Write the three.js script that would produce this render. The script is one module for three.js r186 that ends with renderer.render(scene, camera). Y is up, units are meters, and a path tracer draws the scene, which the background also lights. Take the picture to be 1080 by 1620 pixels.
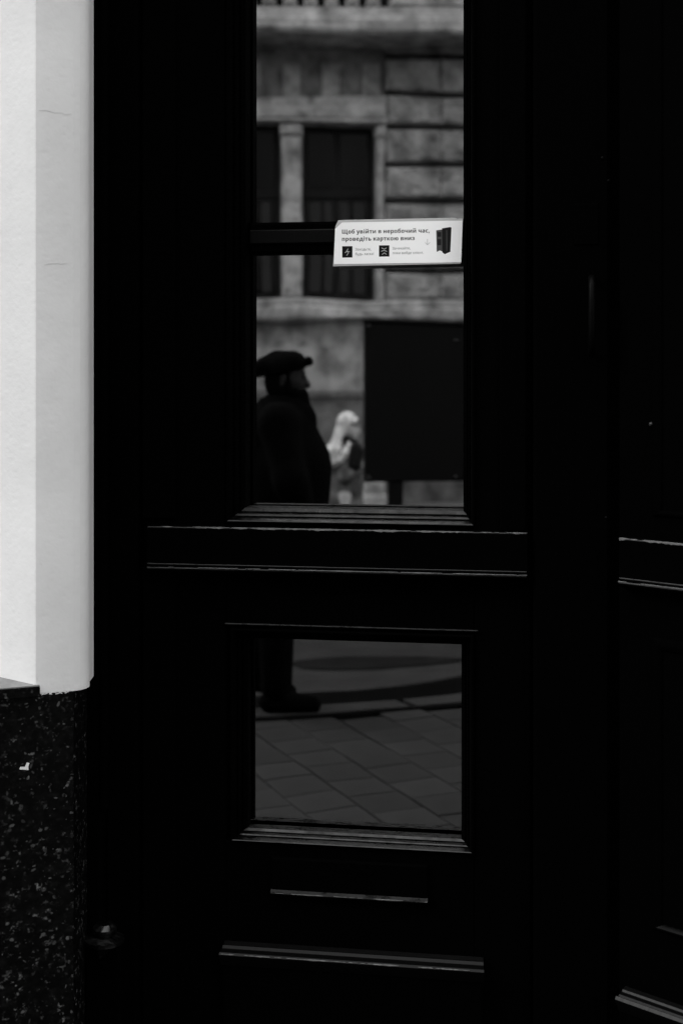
import * as THREE from 'three';
import { mergeGeometries, toCreasedNormals } from 'three/addons/utils/BufferGeometryUtils.js';

// ---------------------------------------------------------------- camera, sky, sun, exposure
const scene = new THREE.Scene();
const EYE = 1.6, F = 2250, CX = 540, HOR = 585;                 // lens in photo pixels, horizon row
const camera = new THREE.PerspectiveCamera(2 * Math.atan(810 / F) * 180 / Math.PI, 1080 / 1620, 0.05, 900);
camera.position.set(0, EYE, 0);
camera.setViewOffset(1080, 1620, 0, 810 - HOR, 1080, 1620);      // level camera with a lowered lens
camera.focus = 3.25; camera.userData.fStop = 2.9;
scene.add(camera);

const SKY = 1.0;
{ // overcast sky: three times as bright overhead as at the horizon
  const w = 128, h = 64, d = new Float32Array(w * h * 4);
  for (let j = 0; j < h; j++) for (let i = 0; i < w; i++) {
    const el = ((j + 0.5) / h - 0.5) * Math.PI, s = Math.max(0, Math.sin(el));
    const n = 1 + 0.06 * Math.sin(i / w * Math.PI * 6 + j * 0.3) * Math.sin(j * 0.5 + i / w * Math.PI * 4) * s;
    const L = SKY * (el >= 0 ? (1 + 2 * s) / 1.9 : 0.4) * n;
    d.set([L, L, L, 1], (j * w + i) * 4);
  }
  const t = new THREE.DataTexture(d, w, h, THREE.RGBAFormat, THREE.FloatType);
  t.mapping = THREE.EquirectangularReflectionMapping; t.magFilter = t.minFilter = THREE.LinearFilter;
  t.wrapS = THREE.RepeatWrapping; t.needsUpdate = true;
  scene.background = t; scene.environment = t;
}
const sun = new THREE.DirectionalLight(0xffffff, 0.75);
sun.position.set(-14, 11, 6); sun.target.position.set(0, 0, 2);
sun.castShadow = true; sun.shadow.radius = 30; sun.shadow.mapSize.set(2048, 2048);
Object.assign(sun.shadow.camera, { left: -20, right: 20, top: 20, bottom: -20, near: 0.5, far: 60 });
scene.add(sun, sun.target);
const renderer = new THREE.WebGLRenderer({ antialias: true });
renderer.toneMapping = THREE.LinearToneMapping;
renderer.toneMappingExposure = 2.05;
renderer.shadowMap.enabled = true;

// ---------------------------------------------------------------- random numbers, noise, textures
let seed = 20240;
const rnd = () => { seed |= 0; seed = seed + 0x6D2B79F5 | 0; let t = Math.imul(seed ^ seed >>> 15, 1 | seed); t = t + Math.imul(t ^ t >>> 7, 61 | t) ^ t; return ((t ^ t >>> 14) >>> 0) / 4294967296; };
const rr = (a, b) => a + (b - a) * rnd();
const hash = (x, y, s) => { let h = Math.imul(x, 374761393) + Math.imul(y, 668265263) + Math.imul(s, 974634599); h = Math.imul(h ^ h >>> 13, 1274126177); return ((h ^ h >>> 16) >>> 0) / 4294967296; };
function noise(x, y, per, s, perY = per) {                        // tileable value noise, period per
  const xi = Math.floor(x), yi = Math.floor(y), fx = x - xi, fy = y - yi, u = fx * fx * (3 - 2 * fx), v = fy * fy * (3 - 2 * fy);
  const m = (n, q) => ((n % q) + q) % q, g = (a, b) => hash(m(a, per), m(b, perY), s);
  return (g(xi, yi) * (1 - u) + g(xi + 1, yi) * u) * (1 - v) + (g(xi, yi + 1) * (1 - u) + g(xi + 1, yi + 1) * u) * v;
}
function fbm(x, y, per, oct, s, perY = per) { let a = 0.5, r = 0, n = 0; for (let o = 0; o < oct; o++) { r += a * noise(x, y, per, s + o, perY); n += a; a *= 0.55; x *= 2; y *= 2; per *= 2; perY *= 2; } return r / n; }
function grey(size, metres, f, srgb = true) {                     // a tile of size pixels that covers metres; f(u, v) in 0..1
  const d = new Uint8Array(size * size * 4);
  for (let j = 0; j < size; j++) for (let i = 0; i < size; i++) {
    let v = Math.max(0, Math.min(1, f(i / size, j / size)));
    if (srgb) v = v <= 0.0031308 ? v * 12.92 : 1.055 * Math.pow(v, 1 / 2.4) - 0.055;
    v = Math.round(v * 255); d.set([v, v, v, 255], (j * size + i) * 4);
  }
  const t = new THREE.DataTexture(d, size, size); t.wrapS = t.wrapT = THREE.RepeatWrapping;
  t.magFilter = THREE.LinearFilter; t.minFilter = THREE.LinearMipmapLinearFilter; t.generateMipmaps = true;
  t.repeat.set(1 / metres, 1 / metres); if (srgb) t.colorSpace = THREE.SRGBColorSpace; t.needsUpdate = true;
  return t;
}
const G = (v) => new THREE.Color().setRGB(v, v, v);
const phys = (o) => new THREE.MeshPhysicalMaterial({ side: THREE.DoubleSide, ...o });
const M = {};
{
  const paintBump = grey(512, 0.5, (u, v) => fbm(u * 60, v * 3, 60, 3, 3, 3) * 0.6 + fbm(u * 16, v * 16, 16, 4, 9) * 0.4, false);
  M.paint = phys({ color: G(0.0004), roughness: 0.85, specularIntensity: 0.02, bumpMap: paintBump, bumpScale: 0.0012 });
  M.litGloss = phys({ color: G(0.0010), roughness: 0.75, roughnessMap: grey(512, 0.45, (u, v) => 0.15 + 0.95 * Math.pow(fbm(u * 22, v * 50, 22, 4, 33, 50), 1.6), false), specularIntensity: 0.75, bumpMap: paintBump, bumpScale: 0.0006 });  // lit copy of the black paint, lighter and shinier where faces catch the sky
  M.satin = phys({ color: G(0.0012), roughness: 0.4, specularIntensity: 0.28, bumpMap: paintBump, bumpScale: 0.0006 });
  M.worn = phys({ color: G(0.2), roughness: 0.7, map: grey(256, 0.12, (u, v) => 0.25 + 0.75 * Math.pow(fbm(u * 12, v * 12, 12, 4, 31), 1.3), true) });
  M.iron = phys({ color: G(0.001), roughness: 0.5, specularIntensity: 0.08 });
  const ripple = grey(512, 1.1, (u, v) => fbm(u * 3, v * 8, 3, 2, 71, 8), false);
  M.glass = phys({ color: G(0.55), metalness: 1, roughness: 0.012, bumpMap: ripple, bumpScale: 0.0002 });
  const pl = grey(1024, 1.0, (u, v) => 0.84 + 0.16 * fbm(u * 4, v * 4, 4, 6, 5) - 0.05 * Math.pow(fbm(u * 40, v * 40, 40, 3, 15), 2));
  const plB = grey(1024, 1.0, (u, v) => fbm(u * 10, v * 10, 10, 3, 6) * 0.55 + fbm(u * 120, v * 120, 120, 3, 8) * 0.45, false);
  M.plaster = phys({ color: G(0.78), roughness: 0.93, map: pl, bumpMap: plB, bumpScale: 0.0009, specularIntensity: 0.3 });
  M.ledge = phys({ color: G(0.24), roughness: 0.8, specularIntensity: 0.3, map: grey(256, 0.4, (u, v) => 0.6 + 0.4 * fbm(u * 20, v * 20, 20, 4, 40)) });
  const fleck = [];
  for (let i = 0; i < 2600; i++) { const big = rnd(); fleck.push([rnd(), rnd(), 0.001 + 0.0052 * big * big * big, Math.pow(rnd(), 3.0), rr(0.5, 1.6), rr(0, 3.1)]); }
  const gs = 1024, acc = new Float32Array(gs * gs);
  for (const [x, y, r, b, asp, an] of fleck) {
    const R = Math.ceil(r * 2.2 * gs), ca = Math.cos(an), sa = Math.sin(an);
    for (let dj = -R; dj <= R; dj++) for (let di = -R; di <= R; di++) {
      const a = (di * ca + dj * sa) / gs / r * asp, c = (dj * ca - di * sa) / gs / r / asp;
      const e = Math.max(0, 1.25 - (a * a + c * c) - 0.5 * noise(di * 0.5 + x * 900, dj * 0.5, 4096, 3));
      const q = ((Math.round(y * gs) + dj + gs) % gs) * gs + (Math.round(x * gs) + di + gs) % gs;
      acc[q] = Math.max(acc[q], Math.min(1, e * 1.5) * b);
    }
  }
  M.granite = phys({ color: G(0.6), roughness: 0.55, specularIntensity: 0.12, map: grey(gs, 0.85, (u, v) => 0.0010 + 0.012 * Math.pow(fbm(u * 80, v * 80, 80, 3, 21), 3) + 0.5 * Math.pow(THREE.MathUtils.smoothstep(fbm(u * 100, v * 100, 100, 3, 23), 0.62, 0.86), 1.2) * Math.pow(fbm(u * 34, v * 34, 34, 3, 29), 3) + 0.14 * acc[Math.floor(v * gs) * gs + Math.floor(u * gs)]) });
  const st = grey(1024, 2.0, (u, v) => 0.1 + 1.25 * fbm(u * 11, v * 11, 11, 5, 51, 11) - 0.35 * Math.pow(fbm(u * 18, v * 4, 18, 3, 58, 4), 3));
  const stB = grey(1024, 2.0, (u, v) => fbm(u * 24, v * 24, 24, 4, 61), false);
  M.stone = phys({ color: G(0.48), roughness: 0.95, map: st, bumpMap: stB, bumpScale: 0.02, specularIntensity: 0.2 });
  M.block = phys({ color: G(0.36), roughness: 0.95, map: st, bumpMap: stB, bumpScale: 0.05, specularIntensity: 0.2 });
  M.render = phys({ color: G(0.36), roughness: 0.95, map: st, bumpMap: stB, bumpScale: 0.006, specularIntensity: 0.2 });
  M.plinth = phys({ color: G(0.15), roughness: 0.9, map: st, bumpMap: stB, bumpScale: 0.015, specularIntensity: 0.2 });
  M.friezeShade = phys({ color: G(0.24), roughness: 0.95, map: st, bumpMap: stB, bumpScale: 0.006, specularIntensity: 0.2 });  // same render darkened: shade under the cornice put into the colour
  M.winFrame = phys({ color: G(0.010), roughness: 0.6, specularIntensity: 0.2 });
  M.winGlass = phys({ color: G(0.003), roughness: 0.06, specularIntensity: 0.35 });
  M.curtain = phys({ color: G(0.035), roughness: 1, specularIntensity: 0.1 });
  const asph = grey(512, 0.8, (u, v) => 0.6 + 0.4 * fbm(u * 90, v * 90, 90, 2, 81) * fbm(u * 6, v * 6, 6, 3, 84) * 2);
  M.asphalt = phys({ color: G(0.030), roughness: 0.95, specularIntensity: 0.08, map: asph });
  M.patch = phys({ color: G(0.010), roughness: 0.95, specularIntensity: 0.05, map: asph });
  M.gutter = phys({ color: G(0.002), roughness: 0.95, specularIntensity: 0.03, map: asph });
  const conc = grey(512, 0.9, (u, v) => 0.7 + 0.3 * fbm(u * 8, v * 8, 8, 5, 91));
  M.slab = [0.031, 0.034, 0.028].map((c) => phys({ color: G(c), roughness: 0.95, specularIntensity: 0.08, map: conc }));
  M.bed = phys({ color: G(0.012), roughness: 0.95, specularIntensity: 0.1, map: conc });
  M.farPave = phys({ color: G(0.14), roughness: 0.9, specularIntensity: 0.2, map: conc });
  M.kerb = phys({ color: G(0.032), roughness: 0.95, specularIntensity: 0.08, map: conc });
  M.board = phys({ color: G(0.004), roughness: 0.6, specularIntensity: 0.2 });
  M.black = phys({ color: G(0.002), roughness: 0.98, specularIntensity: 0.03 });
  M.wool = phys({ color: G(0.012), roughness: 1, specularIntensity: 0.1 });
  M.skin = phys({ color: G(0.012), roughness: 0.7, specularIntensity: 0.3 });
  M.fair = phys({ color: G(0.55), roughness: 0.7, specularIntensity: 0.3 });
  M.white = phys({ color: G(0.9), map: grey(256, 0.3, (u, v) => 0.3 + 0.95 * fbm(u * 9, v * 9, 9, 3, 111)), roughness: 0.95, specularIntensity: 0.2 });
  M.coat = phys({ color: G(0.22), roughness: 0.95, specularIntensity: 0.2, map: grey(256, 0.45, (u, v) => 0.15 + 0.85 * Math.pow(fbm(u * 7, v * 7, 7, 2, 101), 1.6)) });
  M.plastic = phys({ color: G(0.5), roughness: 0.5 });
  M.bolt = phys({ color: G(0.03), roughness: 0.5, metalness: 0.6 });
}

// ---------------------------------------------------------------- geometry helpers
const V3 = (x, y, z) => new THREE.Vector3(x, y, z);
function uvMetres(g) {                                            // uv in metres, by the way each face points
  if (g.index) g = g.toNonIndexed();
  const p = g.attributes.position, uv = new Float32Array(p.count * 2), a = V3(), b = V3(), c = V3();
  for (let i = 0; i < p.count; i += 3) {
    a.fromBufferAttribute(p, i); b.fromBufferAttribute(p, i + 1); c.fromBufferAttribute(p, i + 2);
    const n = b.clone().sub(a).cross(c.clone().sub(a)), x = Math.abs(n.x), y = Math.abs(n.y), z = Math.abs(n.z);
    for (const [k, q] of [[0, a], [1, b], [2, c]]) {
      const t = y > x && y > z ? [q.x, q.z] : x > z ? [q.z, q.y] : [q.x, q.y];
      uv[(i + k) * 2] = t[0]; uv[(i + k) * 2 + 1] = t[1];
    }
  }
  g.setAttribute('uv', new THREE.BufferAttribute(uv, 2));
  return g;
}
function tris(list, crease = 0.6) {                               // triangles or quads as arrays of points
  const o = [];
  for (const f of list) for (let k = 1; k + 1 < f.length; k++) o.push(...f[0], ...f[k], ...f[k + 1]);
  const g = new THREE.BufferGeometry(); g.setAttribute('position', new THREE.BufferAttribute(new Float32Array(o), 3));
  g.computeVertexNormals();
  return uvMetres(crease ? toCreasedNormals(g, crease) : g);
}
function cbox(x0, x1, y0, y1, z0, z1, c = 0.003) {                // box whose front (z1) edges are chamfered
  if (x0 > x1) [x0, x1] = [x1, x0];
  const q = Math.min(c, (x1 - x0) / 3, (y1 - y0) / 3, (z1 - z0) * 0.8), zc = z1 - q;
  const B = [[x0, y0, z0], [x1, y0, z0], [x1, y1, z0], [x0, y1, z0]], S = [[x0, y0, zc], [x1, y0, zc], [x1, y1, zc], [x0, y1, zc]];
  const T = [[x0 + q, y0 + q, z1], [x1 - q, y0 + q, z1], [x1 - q, y1 - q, z1], [x0 + q, y1 - q, z1]], f = [[...B].reverse(), T];
  for (let i = 0; i < 4; i++) { const j = (i + 1) % 4; f.push([B[i], B[j], S[j], S[i]], [S[i], S[j], T[j], T[i]]); }
  return tris(f, 0);
}
function mesh(name, geos, mat, parent = scene) {
  const list = Array.isArray(geos) ? geos : [geos];
  const g = list.length > 1 ? mergeGeometries(list.map((x) => { const y = x.index ? x.toNonIndexed() : x; for (const k of Object.keys(y.attributes)) if (!['position', 'normal', 'uv'].includes(k)) y.deleteAttribute(k); return y; })) : list[0];
  const m = new THREE.Mesh(g, mat); m.name = name; m.castShadow = m.receiveShadow = true; parent.add(m);
  return m;
}
function thing(name, label, category, group) {
  const o = new THREE.Group(); o.name = name; o.userData = { label, category }; if (group) o.userData.group = group; scene.add(o); return o;
}
function setting(o, label, category) { o.userData = { kind: 'structure', label, category }; return o; }

// A vertical plane seen in the photograph: origin on the ground, turned by yaw (right end nearer when positive).
const frame = (x, z, yaw) => ({ x, z, yaw, c: Math.cos(yaw), s: Math.sin(yaw) });
function onPlane(f, px, py, w = 0) {                              // where the ray through a pixel meets the plane offset by w
  const dx = (px - CX) / F, dy = -(py - HOR) / F, ox = -f.x, oz = -f.z;
  const ou = ox * f.c + oz * f.s, ow = -ox * f.s + oz * f.c, du = dx * f.c - f.s, dw = -dx * f.s - f.c;
  const t = (w - ow) / dw; return [ou + du * t, EYE + dy * t];
}
const put = (g, f) => { g.position.set(f.x, 0, f.z); g.rotation.y = -f.yaw; };

// ================================================================= the door
const PSI = 0.16, door = frame(0.043, -3.2, PSI);
const U = (px, py = 810, w = 0) => onPlane(door, px, py, w)[0], Vv = (py, px = 570, w = 0) => onPlane(door, px, py, w)[1];
const WG = -0.12, WL = -0.08;                                     // glass planes behind the stile face
// a street thing seen mirrored in the upper pane: mirror the seen place across the glass
function mirror(x, z) {
  const nx = -door.s, nz = door.c, k = (x - door.x) * nx + (z - door.z) * nz - WG; return [x - 2 * k * nx, z - 2 * k * nz];
}
function putMirrored(g, px, D, yaw = 0, y = 0) {                  // group whose local -x is the right hand side in the mirror
  const [x, z] = mirror((px - CX) / F * D, -D); g.position.set(x, y, z); g.rotation.y = Math.PI - 2 * PSI + yaw;
}

const leaf = thing('entrance_door', 'black panelled door leaf with a tall pane above a small pane', 'door');
put(leaf, door);
const TOP = 2.75;
const uo = [U(398, 400, WG), U(735, 400, WG)], vo = [Vv(801, 570, WG), TOP - 0.14];
const ul = [U(399, 1160, WL), U(731, 1160, WL)], vl = [Vv(1309, 570, WL), Vv(1021, 570, 0.002)];
const uL = U(226), uR = U(840);
// profile points of the mouldings round the panes: outward from the opening, height over the stile face
function profile(depth, o) {
  const h = o * 0.26, k = o * 0.12, r = [[0, -depth]];               // steps with chamfered noses
  const q = Math.min(0.01, depth * 0.12), a1 = 0.03 * o + h, a2 = a1 + 0.13 * o, a3 = a2 + k + 0.13 * o;
  r.push([0.03 * o, -depth * 0.5 - h], [a1, -depth * 0.5], [a1 + 0.03 * o, -depth * 0.5 - q], [a2 - 0.02 * o, -depth * 0.5 - q], [a2, -depth * 0.22 - k], [a2 + k, -depth * 0.22], [a2 + k + 0.03 * o, -depth * 0.22 - q], [a3 - 0.02 * o, -depth * 0.22 - q], [a3, -0.006]);
  for (let i = 0; i <= 6; i++) { const t = i / 6 * Math.PI; r.push([o * (0.86 - 0.13 * Math.cos(t)), 0.001 + 0.007 * Math.sin(t)]); }
  r.push([o, 0.0]);
  return r;
}
function mouldings(u, v, depth, o, parent, which = 'blrt', ob = o, sill = M.litGloss) {
  const P = profile(depth, o), PB = profile(depth, ob);
  const side = { b: [[u[0], v[0]], [u[1], v[0]], (q, k) => [[u[0] - P[k][0], v[0] - PB[k][0]], [u[1] + P[k][0], v[0] - PB[k][0]]]],
    t: [0, 0, (q, k) => [[u[1] + P[k][0], v[1] + P[k][0]], [u[0] - P[k][0], v[1] + P[k][0]]]],
    l: [0, 0, (q, k) => [[u[0] - P[k][0], v[1] + P[k][0]], [u[0] - P[k][0], v[0] - PB[k][0]]]],
    r: [0, 0, (q, k) => [[u[1] + P[k][0], v[0] - PB[k][0]], [u[1] + P[k][0], v[1] + P[k][0]]]] };
  for (const s of which) {
    const f = [];
    for (let k = 0; k + 1 < P.length; k++) {
      const [a, b] = side[s][2](0, k), [c, d] = side[s][2](0, k + 1), w0 = (s === 'b' ? PB : P)[k][1], w1 = (s === 'b' ? PB : P)[k + 1][1];
      f.push([[...c, w1], [...d, w1], [...b, w0], [...a, w0]]);
    }
    mesh(s === 'b' ? 'sill_moulding' : 'pane_moulding', tris(f, 0.5), s === 'b' ? sill : M.paint, parent);  // bottom side takes the lit paint copy, the others the dark one
  }
}
const OM = 0.032, OB = 0.030;
// boards of the leaf
const railV = { a: vo[0] - OB, b: vl[1] + OM, c: vl[0] - 0.02 };
mesh('stile', cbox(uL, uo[0] - OM, 0.02, TOP, -0.15, 0, 0.004), M.paint, leaf);
mesh('stile', cbox(ul[1] + OM, uR, 0.02, TOP, -0.15, 0, 0.004), M.paint, leaf);
mesh('top_rail', cbox(uo[0] - OM, ul[1] + OM, vo[1] + OM, TOP, -0.15, -0.001, 0.003), M.paint, leaf);
mesh('lock_rail', cbox(uo[0] - OM, ul[1] + OM, railV.b, railV.a, -0.15, -0.001, 0.003), M.paint, leaf);
mesh('bottom_rail', cbox(uo[0] - OM, ul[1] + OM, 0.02, railV.c, -0.15, -0.001, 0.003), M.paint, leaf);
mesh('stile_strip', cbox(uL + 0.002, U(280), Vv(826), TOP - 0.002, -0.002, 0.014, 0.004), M.paint, leaf);
mesh('stile_strip', cbox(U(790), uR - 0.01, Vv(836), TOP - 0.002, -0.002, 0.012, 0.004), M.paint, leaf);
mesh('stile_strip', cbox(uL + 0.002, U(280), 0.024, Vv(905), -0.002, 0.012, 0.004), M.paint, leaf);
mesh('upper_pane', cbox(uo[0] - 0.012, uo[1] + 0.02, vo[0] - 0.012, vo[1] + 0.02, WG - 0.02, WG, 0.001), M.glass, leaf);
mesh('lower_pane', cbox(ul[0] - 0.012, ul[1] + 0.02, vl[0] - 0.012, vl[1] + 0.04, WL - 0.02, WL, 0.001), M.glass, leaf);
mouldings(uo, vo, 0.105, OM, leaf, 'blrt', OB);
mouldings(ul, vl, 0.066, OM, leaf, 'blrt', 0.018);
// thin fillet round the lower panel
mesh('panel_fillet', cbox(U(357), U(756), Vv(992, 570, 0.01) - 0.004, Vv(992, 570, 0.01), -0.002, 0.010, 0.002), M.litGloss, leaf);
// glazing bar behind the notice
{
  const w = WG + 0.03, v0 = Vv(401, 460, w), v1 = Vv(351, 460, w), bar = mesh('glazing_bar', cbox(uo[0] + 0.001, uo[1] + 0.01, v0, v1, WG + 0.001, w, 0.006), M.paint, leaf);
  mesh('bead', cbox(uo[0] + 0.002, uo[1], v0 + 0.022, v1 - 0.018, w - 0.001, w + 0.006, 0.003), M.satin, bar);
}
function sweep(u0, u1, prof, mat, name, parent, slant = 0) {      // profile [height, w] from top to bottom, closed at both ends
  const f = [], e = (k) => slant * prof[k][1];
  for (let k = 0; k + 1 < prof.length; k++) f.push([[u0 - e(k), ...prof[k]], [u0 - e(k + 1), ...prof[k + 1]], [u1 + e(k + 1), ...prof[k + 1]], [u1 + e(k), ...prof[k]]]);
  f.push(prof.map((p, k) => [u0 - e(k), ...p]).reverse(), prof.map((p, k) => [u1 + e(k), ...p]));
  return mesh(name, tris(f, 0.35), mat, parent);
}
function worn(u0, u1, v, w, h, parent, cover = 0.6, n = 90) {     // bare scuffed wood along an arris, with a ragged edge
  const f = [];
  let on = [];
  for (let i = 0; i < n; i++) { const x = noise(i * 0.22 + u0 * 50, 7, 512, 44) * 0.7 + 0.3 * rnd(); on.push(Math.max(0, x - (1 - cover)) * h / cover); }
  for (let i = 0; i + 1 < n; i++) {
    const a = u0 + (u1 - u0) * i / (n - 1), b = u0 + (u1 - u0) * (i + 1) / (n - 1), A = on[i], B = on[i + 1];
    if (A <= 0 && B <= 0) continue;
    f.push([[a, v - A, w + 0.0006], [b, v - B, w + 0.0006], [b, v + 0.0006, w + 0.0006], [a, v + 0.0006, w + 0.0006]]);
    f.push([[a, v + 0.0006, w + 0.0006], [b, v + 0.0006, w + 0.0006], [b, v + 0.0008, w - B * 2], [a, v + 0.0008, w - A * 2]]);
  }
  const m = mesh('worn_edge', tris(f, 0), M.worn, parent); m.userData.kind = 'stuff'; m.userData.label = 'scuffed pale edge where the black paint has worn off';
}
function cornice(u0, u1, vt, v2, v3, v4, W, parent) {
  const c = sweep(u0, u1, [[vt + 0.002, 0], [vt - 0.001, W - 0.003], [vt - 0.003, W], [v2, W + 0.001], [v3, W + 0.002], [v4 + 0.002, W + 0.004], [v4 - 0.002, W + 0.003], [v4 - 0.016, 0]], M.paint, 'cornice', parent);
  const bead = (v, w, r) => { const p = []; for (let i = 0; i <= 8; i++) { const t = i / 8 * Math.PI; p.push([v + r * Math.cos(t), w + r * Math.sin(t)]); } sweep(u0 + 0.001, u1 - 0.001, p, M.litGloss, 'bead', c); };
  bead(vt - 0.0012, W - 0.0015, 0.0026); bead(v2, W, 0.0010); bead(v3, W, 0.0026); bead(v4 + 0.003, W + 0.0025, 0.0032);
  return c;
}
{ // cornice on the lock rail
  const W = 0.034, vt = Vv(838.5, 520, W), v2 = Vv(868, 520, W + 0.004), v3 = Vv(899, 520, W + 0.008), v4 = Vv(908, 520, W + 0.012);
  const u0 = U(233, 838, W), u1 = U(833, 845, W);
  const c = cornice(u0, u1, vt, v2, v3, v4, W, leaf);
  worn(u0, u1, vt + 0.001, W + 0.0012, 0.0042, c, 0.7, 170);
  worn(u0, u1, v4 + 0.006, W + 0.0055, 0.0014, c, 0.6, 150);
}
{ // letter flap
  const W = 0.012, v0 = Vv(1419, 552, W), v1 = Vv(1364, 552, W), u0 = U(428, 1419, W), u1 = U(676, 1419, W);
  const fl = mesh('letter_flap', cbox(u0, u1, v0, v1, -0.004, W - 0.004, 0.004), M.paint, leaf);
  sweep(u0, u1, [[v0 + 0.006, W - 0.005], [v0 + 0.001, W + 0.003], [v0 - 0.001, W + 0.004], [v0 - 0.004, W + 0.002], [v0 - 0.006, 0]], M.litGloss, 'flap_lip', fl);
  worn(u0, u1, v0, W + 0.0045, 0.0016, fl, 0.45, 60);
}
{ // moulding over the kick board
  const W = 0.042, u0 = U(349, 1500, W), u1 = U(762, 1530, W), vb = Vv(1524, 555, W), vt = Vv(1507, 555, 0.012);
  const c = sweep(u0, u1, [[vt + 0.004, 0], [vt, 0.008], [vt - 0.001, 0.014], [vt - 0.006, 0.020], [vt - 0.0065, 0.024], [vb + 0.004, 0.035], [vb + 0.0035, 0.038], [vb - 0.001, W], [vb - 0.006, W - 0.002], [vb - 0.03, 0.026]], M.satin, 'kick_moulding', leaf, 0.1);
  worn(u0, u1, vb + 0.001, W, 0.0022, c, 0.5, 110);
  mesh('kick_board', cbox(u0, u1, 0.03, vb - 0.02, -0.002, 0.024, 0.004), M.paint, leaf);
}

// ---------------------------------------------------------------- frame round the door
const fr = thing('door_frame', 'black painted timber frame with moulded posts around the door', 'door frame');
put(fr, door);
mesh('jamb', cbox(U(95), U(172), 0.0, 3.3, -0.16, 0.055, 0.006), M.paint, fr);
mesh('jamb', cbox(U(172), uL - 0.004, 0.0, 3.3, -0.16, 0.028, 0.008), M.paint, fr);
{
  const g = new THREE.CylinderGeometry(0.011, 0.011, 2.7, 14); g.translate(U(172) + 0.006, 1.95, 0.05);
  mesh('bead', uvMetres(g), M.paint, fr);
  // small pedestal at the foot of the frame: a rounded neck, a cove and a pointed stop
  const a = U(133, 1480, 0.075), b = U(196, 1480, 0.075), m = (a + b) / 2, vt = Vv(1458, 160, 0.06), v1 = Vv(1472, 160, 0.07), v2 = Vv(1484, 160, 0.08), v3 = Vv(1504, 160, 0.06);
  const ped = mesh('pedestal', cbox(a + 0.004, b - 0.004, 0, v2 - 0.012, -0.1, 0.09, 0.008), M.paint, fr);
  const prof = [[0.006, vt + 0.004], [0.018, vt + 0.001], [0.027, vt - 0.009], [0.028, v1], [0.027, v1 - 0.004], [0.024, v1 - 0.006], [0.024, v2 + 0.005], [0.036, v2], [0.045, v2 - 0.004], [0.045, v2 - 0.012], [0.036, v2 - 0.016]].map(([r, y]) => new THREE.Vector2(r, y));
  const l = new THREE.LatheGeometry(prof, 28); l.translate(m, 0, 0.07); mesh('base_ring', uvMetres(toCreasedNormals(l, 0.5)), M.litGloss, ped);
  mesh('pointed_stop', tris([[[m - 0.03, v2 - 0.012, 0.095], [m - 0.004, v3 - 0.006, 0.093], [m, v2 - 0.012, 0.116]], [[m, v2 - 0.012, 0.116], [m - 0.004, v3 - 0.006, 0.093], [m + 0.03, v2 - 0.012, 0.095]], [[m - 0.03, v2 - 0.012, 0.095], [m, v2 - 0.012, 0.116], [m + 0.03, v2 - 0.012, 0.095]]], 0), M.litGloss, ped);
}
mesh('added_backing', cbox(U(60), U(1120), 0, 3.3, -0.23, -0.19, 0.002), M.paint, fr);  // added and unseen, keeps sky light from showing through gaps in the frame
mesh('head', cbox(U(172), U(842), TOP + 0.004, 3.3, -0.16, 0.026, 0.008), M.paint, fr);
mesh('post', cbox(uR + 0.004, U(965, 810, 0.03), 0, 3.3, -0.16, 0.03, 0.008), M.paint, fr);
mesh('corner_fillet', cbox(U(965, 810, 0.03) - 0.004, U(1040), 0, 3.3, -0.18, 0.01, 0.004), M.paint, fr);
{ // lock plate, pull handle and screws on the post
  const w = 0.03, x = U(935, 320, w), y = Vv(322, 925, w);
  const pl = mesh('lock_plate', cbox(U(907, 320, w), U(946, 320, w), y - 0.09, y, w - 0.02, w + 0.003, 0.002), M.paint, fr);
  const pth = new THREE.CatmullRomCurve3([V3(x, Vv(440, 937, w), w), V3(x, Vv(446, 937, w), w + 0.04), V3(x, Vv(470, 937, w), w + 0.055), V3(x, Vv(530, 937, w), w + 0.055), V3(x, Vv(552, 937, w), w + 0.04), V3(x, Vv(558, 937, w), w)]);
  mesh('pull_handle', uvMetres(new THREE.TubeGeometry(pth, 30, 0.008, 10)), M.iron, fr);
  for (const [px, py] of [[952, 250], [962, 286], [958, 819]]) { const s = new THREE.SphereGeometry(0.0035, 10, 8); s.scale(1, 1, 0.6); s.translate(U(px, py, w), Vv(py, px, w), w + 0.001); mesh('screw', uvMetres(s), M.iron, fr); }
}

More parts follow.
